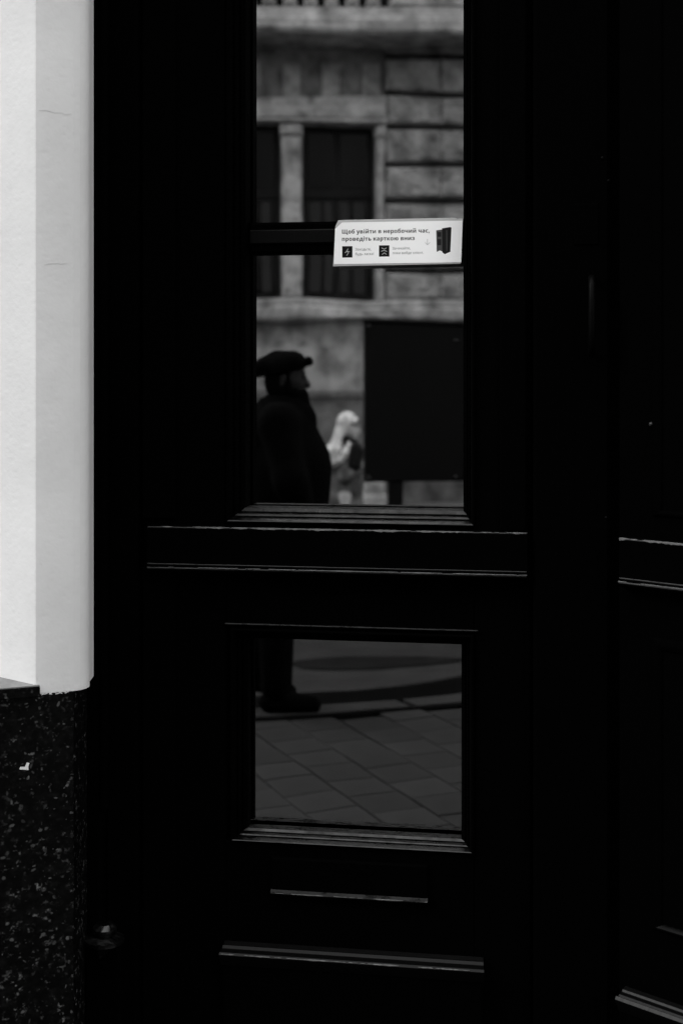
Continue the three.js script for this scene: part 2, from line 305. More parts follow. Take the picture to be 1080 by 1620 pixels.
// ---------------------------------------------------------------- angled panel to the right of the post
{
  const d0 = U(805, 843, 0.034), x0 = door.x + d0 * door.c - 0.034 * door.s, D0 = -(door.z + d0 * door.s + 0.034 * door.c);
  const yaw = 0.76, Ds = D0 * 258 / 266, xs = (978 - CX) / F * Ds, W = 0.03;
  const f = frame(xs + W * Math.sin(yaw), -Ds - W * Math.cos(yaw), yaw);
  const o = thing('angled_side_panel', 'black panelled side panel set at an angle beside the door post', 'door panel');
  put(o, f);
  const u = (px, py, w = 0) => onPlane(f, px, py, w)[0], v = (py, px, w = 0) => onPlane(f, px, py, w)[1];
  const e = 1.15;
  mesh('added_backing', cbox(-0.02, e, 0, 3.3, -0.13, -0.1, 0.002), M.paint, o);  // added behind the panel to block sky light at the joints
  mesh('stile', cbox(-0.02, 0.16, 0.02, 3.3, -0.08, 0, 0.004), M.paint, o);
  mesh('stile', cbox(e - 0.17, e, 0.02, 3.3, -0.08, 0, 0.004), M.paint, o);
  const vt = v(852, 978, W), v2 = v(884, 982, W), v3 = v(915, 982, W), v4 = v(924, 982, W), u0 = u(979, 852, W);
  const c = cornice(u0, e - 0.02, vt, v2, v3, v4, W, o);
  worn(u0, e - 0.02, vt + 0.001, W + 0.0012, 0.0055, c, 0.8, 200);
  worn(u0, e - 0.02, v4 + 0.006, W + 0.0055, 0.0014, c, 0.6, 200);
  const ob = 0.05, ga = [u(1031, 1468) + 0.095, e - 0.255], gv = [v(1468, 1031, 0) + ob, vt - 0.30], gu = [gv[1] + 0.40, 3.0];
  mesh('lock_rail', cbox(0.16, e - 0.17, gv[1] + 0.05, gu[0] - 0.05, -0.08, -0.001, 0.003), M.paint, o);
  mesh('bottom_rail', cbox(0.16, e - 0.17, 0.02, gv[0] - ob, -0.08, -0.001, 0.003), M.paint, o);
  mesh('top_rail', cbox(0.16, e - 0.17, gu[1] + 0.05, 3.3, -0.08, -0.001, 0.003), M.paint, o);
  mesh('lower_pane', cbox(ga[0] - 0.01, ga[1] + 0.01, gv[0] - 0.01, gv[1] + 0.01, -0.09, -0.07, 0.001), M.glass, o);
  mesh('upper_pane', cbox(ga[0] - 0.01, ga[1] + 0.01, gu[0] - 0.01, gu[1] + 0.01, -0.09, -0.07, 0.001), M.glass, o);
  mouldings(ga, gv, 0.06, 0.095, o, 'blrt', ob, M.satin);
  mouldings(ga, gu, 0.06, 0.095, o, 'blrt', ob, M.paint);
  const kb = v(1582, 975, 0.04), kt = v(1566, 985, 0.012);
  sweep(u(972, 1575, 0.04), e - 0.02, [[kt + 0.004, 0], [kt, 0.01], [kt - 0.004, 0.013], [kt - 0.006, 0.024], [kt - 0.010, 0.026], [kb + 0.006, 0.036], [kb, 0.04], [kb - 0.006, 0.038], [kb - 0.03, 0.024]], M.satin, 'kick_moulding', o);
  mesh('kick_board', cbox(0.01, e - 0.02, 0.03, kb - 0.02, -0.002, 0.022, 0.004), M.paint, o);
  const s = new THREE.SphereGeometry(0.005, 10, 8); s.translate(u(1030, 671), v(671, 1030), 0.002); mesh('screw', uvMetres(s), M.bolt, o);
}

// ---------------------------------------------------------------- plastered building round the entrance
const rad = Math.PI / 180, house = thing('plastered_house', 'pale plastered house wall with dark granite base beside the black door', 'building');
const plan = (pts, y0, y1, crease = 0.5) => {
  const g = new THREE.ExtrudeGeometry(new THREE.Shape(pts.map(([x, z]) => new THREE.Vector2(x, -z))), { depth: y1 - y0, bevelEnabled: false });
  g.rotateX(-Math.PI / 2); g.translate(0, y0, 0); return uvMetres(toCreasedNormals(g, crease));
};
const pix = (px, D) => [(px - CX) / F * D, -D];
const T = pix(113, 3.09), dP = [Math.cos(22 * rad), -Math.sin(22 * rad)], RC = 0.05;
const along = (t) => [T[0] + dP[0] * t, T[1] + dP[1] * t];
let tc = 0; while ((along(tc)[0] / -along(tc)[1]) > (57 - CX) / F) tc -= 0.001;
const C = along(tc), cen = [T[0] - 0.375 * RC, T[1] - 0.927 * RC], arc = [];
for (let k = 0; k <= 24; k++) { const a = (22 + k / 24 * 100) * rad; arc.push([cen[0] + RC * Math.sin(a), cen[1] + RC * Math.cos(a)]); }
const E2 = [C[0] - 0.95 * Math.cos(40 * rad), C[1] - 0.95 * Math.sin(40 * rad)];
const PH = EYE - (1099 - HOR) / F * 3.07;                          // top of the granite
{
  // arris of the pier slightly rounded
  const near = (a, b, d) => { const l = Math.hypot(b[0] - a[0], b[1] - a[1]); return [a[0] + (b[0] - a[0]) / l * d, a[1] + (b[1] - a[1]) / l * d]; };
  const c0 = near(C, E2, 0.006), c1 = near(C, T, 0.006), cm = [(c0[0] + c1[0] + 2 * C[0]) / 4, (c0[1] + c1[1] + 2 * C[1]) / 4];
  const pts = [E2, c0, cm, c1, ...arc, [arc[24][0] - 0.02, -4.4], [-7, -4.4], [-7, E2[1]]];
  mesh('plaster_wall', plan(pts, PH + 0.003, 9.5, 0.35), M.plaster, house);
  // granite base: flush below the pier, running on to the left
  const L = along(tc - 0.85), gR = along(0.005);
  const base = mesh('granite_base', plan([L, gR, [gR[0] + 0.004, gR[1] - 0.03], [gR[0] - 0.02, -4.4], [-7, -4.4], [-7, L[1]]], -0.12, PH, 0.2), M.granite, house);
  // ledge stone filling the corner in front of the bright face
  const o = (p, d) => [p[0] + 0.375 * d, p[1] + 0.927 * d], a = o(along(tc - 0.84), 0.006), b = o(along(tc + 0.008), 0.006);
  mesh('ledge_stone', plan([a, b, [b[0] - 0.01, b[1] - 0.02], [E2[0], E2[1] - 0.03], [a[0], E2[1] - 0.03]], PH + 0.004, PH + 0.023, 0.2), M.ledge, house);
  const lip = mesh('ledge_front', plan([o(a, 0.0005), o(b, 0.0005), o(b, 0.005), o(a, 0.005)], PH + 0.001, PH + 0.021, 0.2), M.granite, house);
  // hairline cracks and chips in the plaster
  const crack = (list) => {
    const f = []; let w = 0.0008;
    for (let i = 0; i + 1 < list.length; i++) {
      const P = (q, s) => { const t = along(0), d = q[0], y = EYE - (q[1] - HOR) / F * 3.075 + s; let tt = 0; while ((along(tt)[0] / -along(tt)[1]) > (d - CX) / F) tt -= 0.0005; const p = o(along(tt), 0.0008); return [p[0], y, p[1]]; };
      f.push([P(list[i], -w), P(list[i + 1], -w), P(list[i + 1], w), P(list[i], w)]);
    }
    mesh('crack', tris(f, 0), M.crack, house);
  };
  M.crack = phys({ color: G(0.66), roughness: 1 });
  crack([[62, 176], [74, 175], [86, 178], [98, 177], [103, 180], [114, 178], [121, 176]]);
  crack([[70, 419], [80, 417], [90, 416], [98, 417], [106, 415]]);
  crack([[64, 889], [67, 892], [66, 895]]);
  crack([[112, 1096], [117, 1093], [121, 1096]]);
  for (const [x, n] of [[66, 9], [78, 5], [88, 11], [103, 6], [116, 7]]) for (let k = 0; k < 3; k++) { const l = []; for (let i = 0; i < 4; i++) l.push([x + n * i / 3 - k, 1098.2 - k * 1.6 - rr(0, 2)]); crack(l); }
  crack([[59, 1062], [60, 1066], [59, 1071], [61, 1073]]);
  // walls above and to the right
  mesh('wall_above', plan([[arc[24][0] - 0.02, -3.42], [2.4, -3.05], [2.4, -4.4], [arc[24][0] - 0.02, -4.4]], 3.32, 9.5), M.plaster, house);
  mesh('right_wall', plan([[1.62, -2.35], [8, -1.2], [8, -4.4], [1.62, -4.4]], 0, 9.5), M.plaster, house);
}
{ // chalk-white nick on the granite, an L of exposed pale stone
  const P = (px, py) => { let tt = 0; while ((along(tt)[0] / -along(tt)[1]) > (px - CX) / F) tt -= 0.0005; const p = along(tt); return [p[0] + 0.375 * 0.001, EYE - (py - HOR) / F * -p[1], p[1] + 0.927 * 0.001]; };
  mesh('nick', tris([[P(31, 1217), P(46, 1218), P(45, 1213), P(33, 1213)], [P(40, 1213), P(45, 1213), P(47, 1207), P(43, 1206)]], 0), M.plaster, house);
}

// ---------------------------------------------------------------- notice on the glass
{
  const cv = document.createElement('canvas'); cv.width = 1200; cv.height = 412; const c = cv.getContext('2d');
  c.fillStyle = '#fdfdfd'; c.fillRect(0, 0, 1200, 412);
  c.fillStyle = '#101010'; c.font = 'bold 56px sans-serif'; c.textBaseline = 'alphabetic';
  c.fillText('Щоб увійти в неробочий час,', 74, 112, 840); c.fillText('проведіть карткою вниз', 74, 184, 700);
  c.fillStyle = '#0a0a0a'; c.fillRect(80, 236, 98, 112); c.fillRect(430, 232, 98, 112);
  c.strokeStyle = '#bdbdbd'; c.lineWidth = 6; c.lineCap = 'round';
  const pen = (l) => { c.beginPath(); l.forEach(([x, y], i) => i ? c.lineTo(x, y) : c.moveTo(x, y)); c.stroke(); };
  pen([[136, 262], [122, 284], [140, 300], [124, 326]]); pen([[108, 300], [126, 284], [150, 290]]);
  pen([[456, 258], [480, 270], [500, 258]]); pen([[452, 290], [478, 282], [504, 292]]); pen([[460, 322], [480, 306], [500, 322]]);
  c.fillStyle = '#3c3c3c'; c.font = '34px sans-serif';
  c.fillText('Заходьте,', 204, 280, 160); c.fillText('будь ласка!', 204, 326, 182); c.fillText('Зачекайте,', 556, 276, 176); c.fillText('поки вийде клієнт.', 556, 322, 296);
  c.strokeStyle = '#c2c2c2'; c.lineWidth = 6; pen([[886, 178], [886, 232]]); pen([[866, 212], [886, 234], [908, 212]]);
  c.fillStyle = '#4a4a4a'; c.beginPath(); [[968, 92], [1030, 84], [1034, 306], [1000, 292], [972, 306]].forEach(([x, y], i) => i ? c.lineTo(x, y) : c.moveTo(x, y)); c.fill();
  c.fillStyle = '#161616'; c.beginPath(); [[1022, 74], [1096, 62], [1110, 68], [1100, 306], [1048, 330], [1024, 310]].forEach(([x, y], i) => i ? c.lineTo(x, y) : c.moveTo(x, y)); c.fill();
  c.fillStyle = '#3a3a3a'; c.fillRect(1060, 90, 12, 210); c.fillStyle = '#1c1c1c'; c.fillRect(980, 110, 34, 46); c.fillRect(980, 180, 34, 60);
  const tx = new THREE.CanvasTexture(cv); tx.colorSpace = THREE.SRGBColorSpace; tx.anisotropy = 8;
  const o = thing('notice_sign', 'white printed notice with card reader picture on the glazing bar', 'sign'); put(o, door);
  const w = WG + 0.05, P = (px, py, ww) => { const [a, b] = onPlane(door, px, py, w); return [a, b, ww]; };
  const q = [P(528, 418, w), P(729, 415, w), P(731.5, 349, w), P(541, 352, w), P(530, 362, w)];
  const full = [q[0], q[1], q[2], P(530, 352, w)];
  const lerp = (s, t) => [0, 1, 2].map((k) => (full[0][k] * (1 - s) + full[1][k] * s) * (1 - t) + (full[3][k] * (1 - s) + full[2][k] * s) * t);
  // the printed face: a polygon with one dog-eared corner, uv by its place on the sheet
  const face = tris([[q[0], q[1], q[2], q[3], q[4]].map(([a, b]) => [a, b, w + 0.0012])], 0), p = face.attributes.position, uv = face.attributes.uv;
  for (let i = 0; i < p.count; i++) {
    const s0 = (p.getX(i) - full[0][0]) / (full[1][0] - full[0][0]), yb = full[0][1] + (full[1][1] - full[0][1]) * s0, yt = full[3][1] + (full[2][1] - full[3][1]) * s0;
    uv.setXY(i, s0, (p.getY(i) - yb) / (yt - yb));
  }
  mesh('printed_sheet', face, phys({ map: tx, roughness: 0.6, specularIntensity: 0.3 }), o);
  const shp = new THREE.Shape([[527, 421], [727.5, 417], [731.5, 346.5], [722, 346.5], [719, 345], [545, 348.5], [535, 349], [531, 358]].map(([a, b]) => { const z = P(a, b, 0); return new THREE.Vector2(z[0], z[1]); }));
  const g = new THREE.ExtrudeGeometry(shp, { depth: 0.003, bevelEnabled: true, bevelSize: 0.0006, bevelThickness: 0.0006, bevelSegments: 1 }); g.translate(0, 0, w - 0.0032);
  mesh('backing_plate', uvMetres(g), M.plastic, o);
}

// ================================================================= the street that the panes mirror
// ---------------------------------------------------------------- ground
setting(mesh('roadway', uvMetres(new THREE.CircleGeometry(420, 48).rotateX(-Math.PI / 2).translate(0, -0.12, 0)), M.asphalt), 'grey asphalt roadway between the houses', 'road');
// kerb line as seen in the glass (x to the right, D away), then mirrored into the street
const kerbPts = [];
{
  let x = -0.395, D = 6.58; const R = 4.5, th = (s) => Math.max(-0.12, Math.min(1.15, 0.20 + s / R)), ds = 0.02, back = [];
  for (let s = 0; s > -14; s -= ds) { back.push([x, D, s]); x -= Math.cos(th(s)) * ds; D -= Math.sin(th(s)) * ds; }
  x = -0.395; D = 6.58; const fwd = [];
  for (let s = 0; s < 11; s += ds) { x += Math.cos(th(s)) * ds; D += Math.sin(th(s)) * ds; fwd.push([x, D, s]); }
  kerbPts.push(...back.reverse(), ...fwd);
}
const kerbAt = (i, off) => { // point i of the kerb, off metres towards the road
  const a = kerbPts[Math.max(0, i - 1)], b = kerbPts[Math.min(kerbPts.length - 1, i + 1)], l = Math.hypot(b[0] - a[0], b[1] - a[1]), p = kerbPts[i];
  return mirror(p[0] - (b[1] - a[1]) / l * off, -(p[1] + (b[0] - a[0]) / l * off));
};
const stripe = (o0, o1, y, i0, i1, st = 6) => { const f = []; for (let i = i0; i < i1; i += st) { const j = Math.min(i1, i + st), a = kerbAt(i, o0), b = kerbAt(j, o0), c = kerbAt(j, o1), d = kerbAt(i, o1); f.push([[a[0], y, a[1]], [b[0], y, b[1]], [c[0], y, c[1]], [d[0], y, d[1]]]); } return tris(f, 0); };
{
  const n = kerbPts.length - 1;
  const near = []; for (let i = 0; i <= n; i += 10) near.push(kerbAt(i, 0));
  const bedPts = [...near, [12, -3.3], [0, -3.35], [-14, -3.6]];
  const bed = mesh('pavement', plan([...near, [near[near.length - 1][0] + 8, near[near.length - 1][1]], [14, -4.3], [near[0][0], -6.2]], -0.3, -0.012), M.bed);
  setting(bed, 'paved footway of small square dark slabs in front of the door', 'pavement');
  // slabs
  const S = 0.215, J = 0.005, kinds = [0, 1, 2].map(() => { const q = S - J; const g = cbox(-q / 2, q / 2, -q / 2, q / 2, -0.03, 0, 0.004); g.rotateX(-Math.PI / 2); return g; });
  const list = [], vd = 23 * rad;
  for (let a = -26; a < 26; a++) for (let b = -26; b < 26; b++) {
    const p = (a + 0.5) * S, q = (b + 0.5) * S + (a % 2 ? S * 0.5 : 0);
    const x = -0.05 + p * Math.cos(vd) - q * Math.sin(vd), D = 5.6 + p * Math.sin(vd) + q * Math.cos(vd);
    let near2 = 1e9, kp = null; for (let i = 0; i <= n; i += 12) { const k = kerbPts[i], d = (k[0] - x) ** 2 + (k[1] - D) ** 2; if (d < near2) { near2 = d; kp = i; } }
    const k0 = kerbPts[Math.max(0, kp - 3)], k1 = kerbPts[Math.min(n, kp + 3)], side = -(k1[1] - k0[1]) * (x - k0[0]) + (k1[0] - k0[0]) * (D - k0[1]);
    if (side > -0.001 || Math.sqrt(near2) < 0.05) continue;
    const [wx, wz] = mirror(x, -D); if (wz < -2.7) continue;
    list.push([Math.hypot(x - 0.1, (D - 5.8) * 0.8), wx, wz]);
  }
  list.sort((a, b) => a[0] - b[0]);
  list.slice(0, 290).forEach(([, x, z], i) => {
    const m = mesh('paving_slab', kinds[i % 3], M.slab[Math.floor(rnd() * 3)], bed); m.position.set(x, rr(-0.002, 0.0025), z);
    m.rotation.set(rr(-0.004, 0.004), -2 * PSI - vd, rr(-0.004, 0.004));
  });
  const kb = setting(mesh('kerb', stripe(0.012, 0.15, -0.02, 0, n), M.kerb), 'curved line of long kerb stones along the footway', 'kerb');
  for (let i = 300; i + 38 < n - 100; i += 40) {
    const a = kerbAt(i, 0.006), b = kerbAt(i + 38, 0.006), c = kerbAt(i + 38, 0.165), d = kerbAt(i, 0.165), mid = kerbAt(i + 19, 0.165), mi = kerbAt(i + 19, 0.006), y = rr(-0.002, 0.003);
    mesh('kerb_stone', plan([a, mi, b, c, mid, d], -0.125, y + 0.012, 0.2), M.kerb, kb);
  }
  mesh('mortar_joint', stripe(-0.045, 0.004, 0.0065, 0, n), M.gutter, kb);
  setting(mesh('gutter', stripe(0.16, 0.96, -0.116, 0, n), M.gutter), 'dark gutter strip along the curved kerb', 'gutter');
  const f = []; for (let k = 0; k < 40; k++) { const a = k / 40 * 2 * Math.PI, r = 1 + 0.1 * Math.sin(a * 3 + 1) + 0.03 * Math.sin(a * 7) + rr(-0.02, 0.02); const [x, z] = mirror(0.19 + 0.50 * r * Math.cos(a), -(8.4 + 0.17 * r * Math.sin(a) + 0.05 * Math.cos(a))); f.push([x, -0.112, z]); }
  setting(mesh('dark_oval', tris([f], 0), M.patch), 'flat dark oval on the roadway', 'road patch');  // flat oval sheet, darker than the roadway round it
}

// ---------------------------------------------------------------- stone house across the street
{
  const ff = frame(0, -17, -0.063), o = thing('stone_house', 'stone house across the street with rusticated wall and tall windows', 'building');
  putMirrored(o, CX, 17, ff.yaw);
  const s = (px, py = 400, d = 0) => onPlane(ff, px, py, d)[0], y = (py, px = 520, d = 0) => onPlane(ff, px, py, d)[1];
  const B = (name, s0, s1, y0, y1, d0, d1, mat, par = o, c = 0.01) => mesh(name, cbox(-s1, -s0, y0, y1, d0, d1, c), mat, par);
  const yP = y(628), ySill0 = y(507), ySill1 = y(486), yW0 = y(474), yW1 = y(198), yL1 = y(151), yC0 = y(52, 520, 0.7), yC1 = y(27, 520, 0.7);
  const bays = [-6.2, 0, 6.2], c0 = (s(443) + s(480)) / 2, hw = (s(593) - s(480)), pw = (s(480) - s(443)), ew = s(611) - s(594);
  const bayW = hw + pw / 2 + ew;                                   // half width of a pair of windows
  B('plinth', -11, 11, 0, yP, -1, 0.10, M.plinth);
  B('plinth_cap', -11, 11, yP, yP + 0.07, -1, 0.13, M.plinth);
  B('lower_wall', -11, 11, yP + 0.07, ySill0, -1, 0.02, M.render);
  B('sill_band', -11, 11, ySill0, ySill1, -1, 0.17, M.stone, o, 0.03);
  B('sill_band', -11, 11, ySill1, yW0, -1, 0.05, M.stone, o, 0.02);
  B('wall', -11, 11, yW0, yC0 + 0.02, -1.2, -0.35, M.render);
  B('cornice', -11, 11, yC0, yC1, -1, 0.7, M.stone, o, 0.04);
  B('cornice', -11, 11, yC1, yC1 + 0.05, -1, 0.6, M.stone, o, 0.02);
  const yB = y(11, 520, 0.34);
  B('parapet', -11, 11, yC1 + 0.05, yB, -1, 0.30, M.stone);
  B('upper_wall', -11, 11, yB, 12.5, -1, -0.25, M.render);
  for (let k = 0; k < 90; k++) {
    const a = s(415) + (k - 42) * 0.243, inBay = bays.some((q) => Math.abs(a + 0.08 - c0 - q) < 1.12);
    if (inBay) { const br = B('bracket', a, a + 0.16, yB + 0.002, yB + 0.36, -0.25, 0.34, M.stone, o, 0.05); }
  }
  for (let p = 0; p <= bays.length; p++) { const a = p ? c0 + bays[p - 1] + 1.12 : -11, b = p < bays.length ? c0 + bays[p] - 1.12 : 11, n = Math.max(1, Math.round((b - a) / 0.92)); for (let k = 0; k < n; k++) B('parapet_stone', a + (b - a) * k / n + 0.01, a + (b - a) * (k + 1) / n - 0.01, yB + 0.002, yB + 0.36, -0.25, 0.32, M.stone, o, 0.03); }
  B('balcony_slab', -11, 11, yB + 0.362, yB + 0.5, -0.25, 0.5, M.stone, o, 0.02);
  const rows = [428.5, 371, 317, 260, 202.5, 145, 88].map((q) => y(q, 670, 0.02));
  const rowTop = [yW0, ...rows];
  for (const bc of bays) {
    const m = c0 + bc;
    // wall panel and pilasters over the windows, lintel, window surrounds
    B('frieze_panel', m - bayW, m + bayW, yL1 + 0.005, yC0, -0.36, -0.10, M.friezeShade);  // panel colour carries the cornice shade
    for (const t of [-0.95, -0.47, 0, 0.47, 0.95]) B('frieze_pilaster', m + t - 0.11, m + t + 0.11, yL1 + 0.01, yC0 - 0.18, -0.101, -0.04, M.render);
    B('lintel', m - bayW, m + bayW, yW1 + 0.06, yL1, -0.36, 0.06, M.stone, o, 0.03);
    B('lintel_fascia', m - bayW, m + bayW, yW1, yW1 + 0.06, -0.36, 0.10, M.stone, o, 0.02);
    for (const t of [-1, 0, 1]) {
      const w = t ? ew : pw, x = m + t * (bayW - ew / 2), col = B('pilaster', x - w / 2 + 0.015, x + w / 2 - 0.015, yW0, yW1 - 0.16, -0.36, 0.02, M.stone, o, 0.03);
      B('capital', x - w / 2, x + w / 2, yW1 - 0.16, yW1, -0.36, 0.05, M.stone, col, 0.03);
    }
    for (const t of [-1, 1]) {
      const a = t > 0 ? m + pw / 2 : m - pw / 2 - hw, b = a + hw, yt = y(303), wn = B('window', a, b, yW0, yW1, -0.42, -0.27, M.winFrame);
      const mid = (a + b) / 2;
      for (const [x0, x1] of [[a + 0.07, mid - 0.04], [mid + 0.04, b - 0.07]]) { B('pane', x0, x1, yt + 0.07, yW1 - 0.08, -0.3, -0.262, M.winGlass, wn, 0.002); B('pane', x0, x1, yW0 + 0.08, yt - 0.06, -0.3, -0.262, M.winGlass, wn, 0.002); }
      B('transom', a, b, yt - 0.05, yt + 0.05, -0.3, -0.24, M.winFrame, wn);
      for (let k = 0; k < 4; k++) B('curtain', a + 0.08 + k * 0.18 + rr(0, 0.03), a + 0.15 + k * 0.18 + rr(0, 0.09), yW0 + 0.1, yt - 0.09, -0.2615, -0.26, M.curtain, wn, 0.001);
    }
  }
  // rusticated piers between the pairs of windows
  for (let p = 0; p < bays.length - 1 + 2; p++) {
    const a = p === 0 ? -9.5 : c0 + bays[p - 1] + bayW, b = p === bays.length ? 9.5 : c0 + bays[p] - bayW;
    const n = Math.round((b - a) / 0.62), bw = (b - a) / n;
    for (let r = 0; r < rowTop.length; r++) {
      const y0 = rowTop[r] + (r ? 0.035 : 0.004), y1 = (r + 1 < rowTop.length ? rowTop[r + 1] : yC0 + 0.03) - 0.035;
      for (let k = 0; k < n; k++) { const z = 0.02 + rr(-0.015, 0.015); B('stone_block', a + k * bw + 0.004, a + (k + 1) * bw - 0.004, y0, y1, -0.36, z, M.block, o, 0.03); }
    }
  }
  // pale steps at the foot of the wall
  for (let k = 0; k < 2; k++) B('step', s(560, 780, 0.8), s(612, 780, 0.8), k * 0.14 + 0.002, k * 0.14 + 0.14, 0.1, 0.75 - k * 0.3, M.stone, o, 0.015);
  const g = setting(mesh('far_pavement', cbox(-16, 16, -0.3, 0, -1, 2.6, 0.02)), 'pavement at the foot of the stone house across the street', 'pavement');
  g.material = M.farPave; g.position.copy(o.position); g.rotation.copy(o.rotation);
}

// ---------------------------------------------------------------- dark notice board on posts
{
  const D = 9.5, o = thing('street_board', 'black street board on two square posts, seen mirrored in the door', 'board'); putMirrored(o, 575, D, 0.0, -0.12);
  const k = D / F, X = (px) => -(px - 575) * k, Y = (py) => EYE + 0.12 - (py - HOR) * k;
  const b = mesh('panel', cbox(X(575), X(860), Y(765), Y(512), -0.06, 0.0, 0.01), M.board, o);
  mesh('trim', cbox(X(575) + 0.004, X(860) - 0.004, Y(512) + 0.001, Y(506), -0.07, 0.01, 0.005), M.board, b);
  for (const [x, y] of [[583, 518], [583, 757], [720, 537], [720, 757]]) { const s = new THREE.SphereGeometry(0.014, 10, 8); s.translate(X(x), Y(y), 0.002); mesh('bolt', uvMetres(s), M.bolt, b); }
  for (const x of [625, 800]) mesh('post', cbox(X(x - 12), X(x + 12), 0, Y(764), -0.1, -0.01, 0.008), M.board, o);
}

// ---------------------------------------------------------------- people: distance fields meshed by surface nets
function sdf(bones, k = 0.035) {                                  // bones: [ax,ay,az,ra, bx,by,bz,rb]
  return (x, y, z) => {
    let d = 1e3;
    for (const [ax, ay, az, ra, bx, by, bz, rb] of bones) {
      const vx = bx - ax, vy = by - ay, vz = bz - az, l = vx * vx + vy * vy + vz * vz;
      let t = l ? ((x - ax) * vx + (y - ay) * vy + (z - az) * vz) / l : 0; t = t < 0 ? 0 : t > 1 ? 1 : t;
      const e = Math.hypot(x - ax - vx * t, y - ay - vy * t, z - az - vz * t) - (ra + (rb - ra) * t);
      const h = Math.max(0, k - Math.abs(d - e)) / k; d = Math.min(d, e) - h * h * k * 0.25;
    }
    return d;
  };
}
function nets(fn, lo, hi, c) {
  const n = [0, 1, 2].map((i) => Math.ceil((hi[i] - lo[i]) / c) + 1), [nx, ny, nz] = n, v = new Float32Array(nx * ny * nz), id = (i, j, k) => (k * ny + j) * nx + i;
  for (let k = 0; k < nz; k++) for (let j = 0; j < ny; j++) for (let i = 0; i < nx; i++) v[id(i, j, k)] = fn(lo[0] + i * c, lo[1] + j * c, lo[2] + k * c);
  const at = new Int32Array(nx * ny * nz).fill(-1), pos = [], ix = [];
  for (let k = 0; k < nz - 1; k++) for (let j = 0; j < ny - 1; j++) for (let i = 0; i < nx - 1; i++) {
    let m = 0, s = [0, 0, 0], q = 0; const g = [];
    for (let e = 0; e < 8; e++) { const w = v[id(i + (e & 1), j + (e >> 1 & 1), k + (e >> 2))]; g.push(w); if (w < 0) m |= 1 << e; }
    if (m === 0 || m === 255) continue;
    for (let e = 0; e < 8; e++) for (const b of [1, 2, 4]) { const f = e | b; if (f === e) continue; if ((g[e] < 0) !== (g[f] < 0)) { const t = g[e] / (g[e] - g[f]); q++; s[0] += (e & 1) + (b === 1 ? t : 0); s[1] += (e >> 1 & 1) + (b === 2 ? t : 0); s[2] += (e >> 2) + (b === 4 ? t : 0); } }
    at[id(i, j, k)] = pos.length / 3; pos.push(lo[0] + (i + s[0] / q) * c, lo[1] + (j + s[1] / q) * c, lo[2] + (k + s[2] / q) * c);
  }
  const st = [1, nx, nx * ny];
  for (let k = 1; k < nz - 1; k++) for (let j = 1; j < ny - 1; j++) for (let i = 1; i < nx - 1; i++) for (let a = 0; a < 3; a++) {
    const p = id(i, j, k), A = v[p] < 0, B = v[p + st[a]] < 0; if (A === B) continue;
    const u = st[(a + 1) % 3], w = st[(a + 2) % 3], Q = [at[p], at[p - u], at[p - u - w], at[p - w]]; if (Q.some((x) => x < 0)) continue;
    A ? ix.push(Q[0], Q[1], Q[2], Q[0], Q[2], Q[3]) : ix.push(Q[0], Q[2], Q[1], Q[0], Q[3], Q[2]);
  }
  const geo = new THREE.BufferGeometry(); geo.setAttribute('position', new THREE.Float32BufferAttribute(pos, 3)); geo.setIndex(ix); geo.computeVertexNormals();
  const uv = new Float32Array(pos.length / 3 * 2); for (let i = 0; i < pos.length / 3; i++) { uv[i * 2] = pos[i * 3] + pos[i * 3 + 2] * 0.6; uv[i * 2 + 1] = pos[i * 3 + 1]; }
  geo.setAttribute('uv', new THREE.BufferAttribute(uv, 2));
  return geo;
}
function skinOf(bones, k, c, cut) {                               // mirror the design (right in the glass) to local -x and mesh it
  const b = bones.map(([a, b1, c1, r, d, e, f, s]) => [-a, b1, c1, r, -d, e, f, s]), f0 = sdf(b, k), f = cut ? (x, y, z) => Math.max(f0(x, y, z), cut(-x, y, z)) : f0;
  const lo = [1e3, 1e3, 1e3], hi = [-1e3, -1e3, -1e3];
  for (const q of b) for (const [x, y, z, r] of [q.slice(0, 4), q.slice(4)]) [x, y, z].forEach((w, i) => { lo[i] = Math.min(lo[i], w - r - 0.03); hi[i] = Math.max(hi[i], w + r + 0.03); });
  return nets(f, lo, hi, c);
}
const B8 = (a, ra, b, rb) => [...a, ra, ...b, rb];
function hand(w, dir, side, s = 1) {                              // palm, four fingers and a thumb from the wrist, fingers curled
  const [x, y, z] = w, P = (f, d, l) => [x + (dir[0] * f + dir[1] * d) * s, y + (dir[1] * f - dir[0] * d) * s, z + l * s], o = [];
  o.push(B8(P(0, 0, 0), 0.026 * s, P(0.075, 0, -0.018), 0.018 * s), B8(P(0.01, 0, 0.005), 0.022 * s, P(0.078, 0, 0.018), 0.017 * s));
  [[-0.03, 0.062], [-0.01, 0.074], [0.011, 0.07], [0.031, 0.054]].forEach(([l, n]) => { o.push(B8(P(0.078, 0, l), 0.0095 * s, P(0.078 + n * 0.55, 0.012, l), 0.009 * s), B8(P(0.078 + n * 0.55, 0.012, l), 0.009 * s, P(0.078 + n * 0.85, 0.012 + n * 0.5, l * 0.9), 0.0075 * s)); });
  o.push(B8(P(0.02, 0, -0.025 * side), 0.013 * s, P(0.055, 0.012, -0.05 * side), 0.010 * s), B8(P(0.055, 0.012, -0.05 * side), 0.010 * s, P(0.085, 0.026, -0.048 * side), 0.008 * s));
  return o;
}
function person(o, bodyBones, headBones, hands, cell, mat = M.skin) {
  const parts = [skinOf(bodyBones, 0.04, cell), skinOf(headBones, 0.014, 0.005), ...hands.map((h) => skinOf(h, 0.006, 0.0045))].map((g) => g.toNonIndexed());
  return mesh('body', mergeGeometries(parts), mat, o);
}
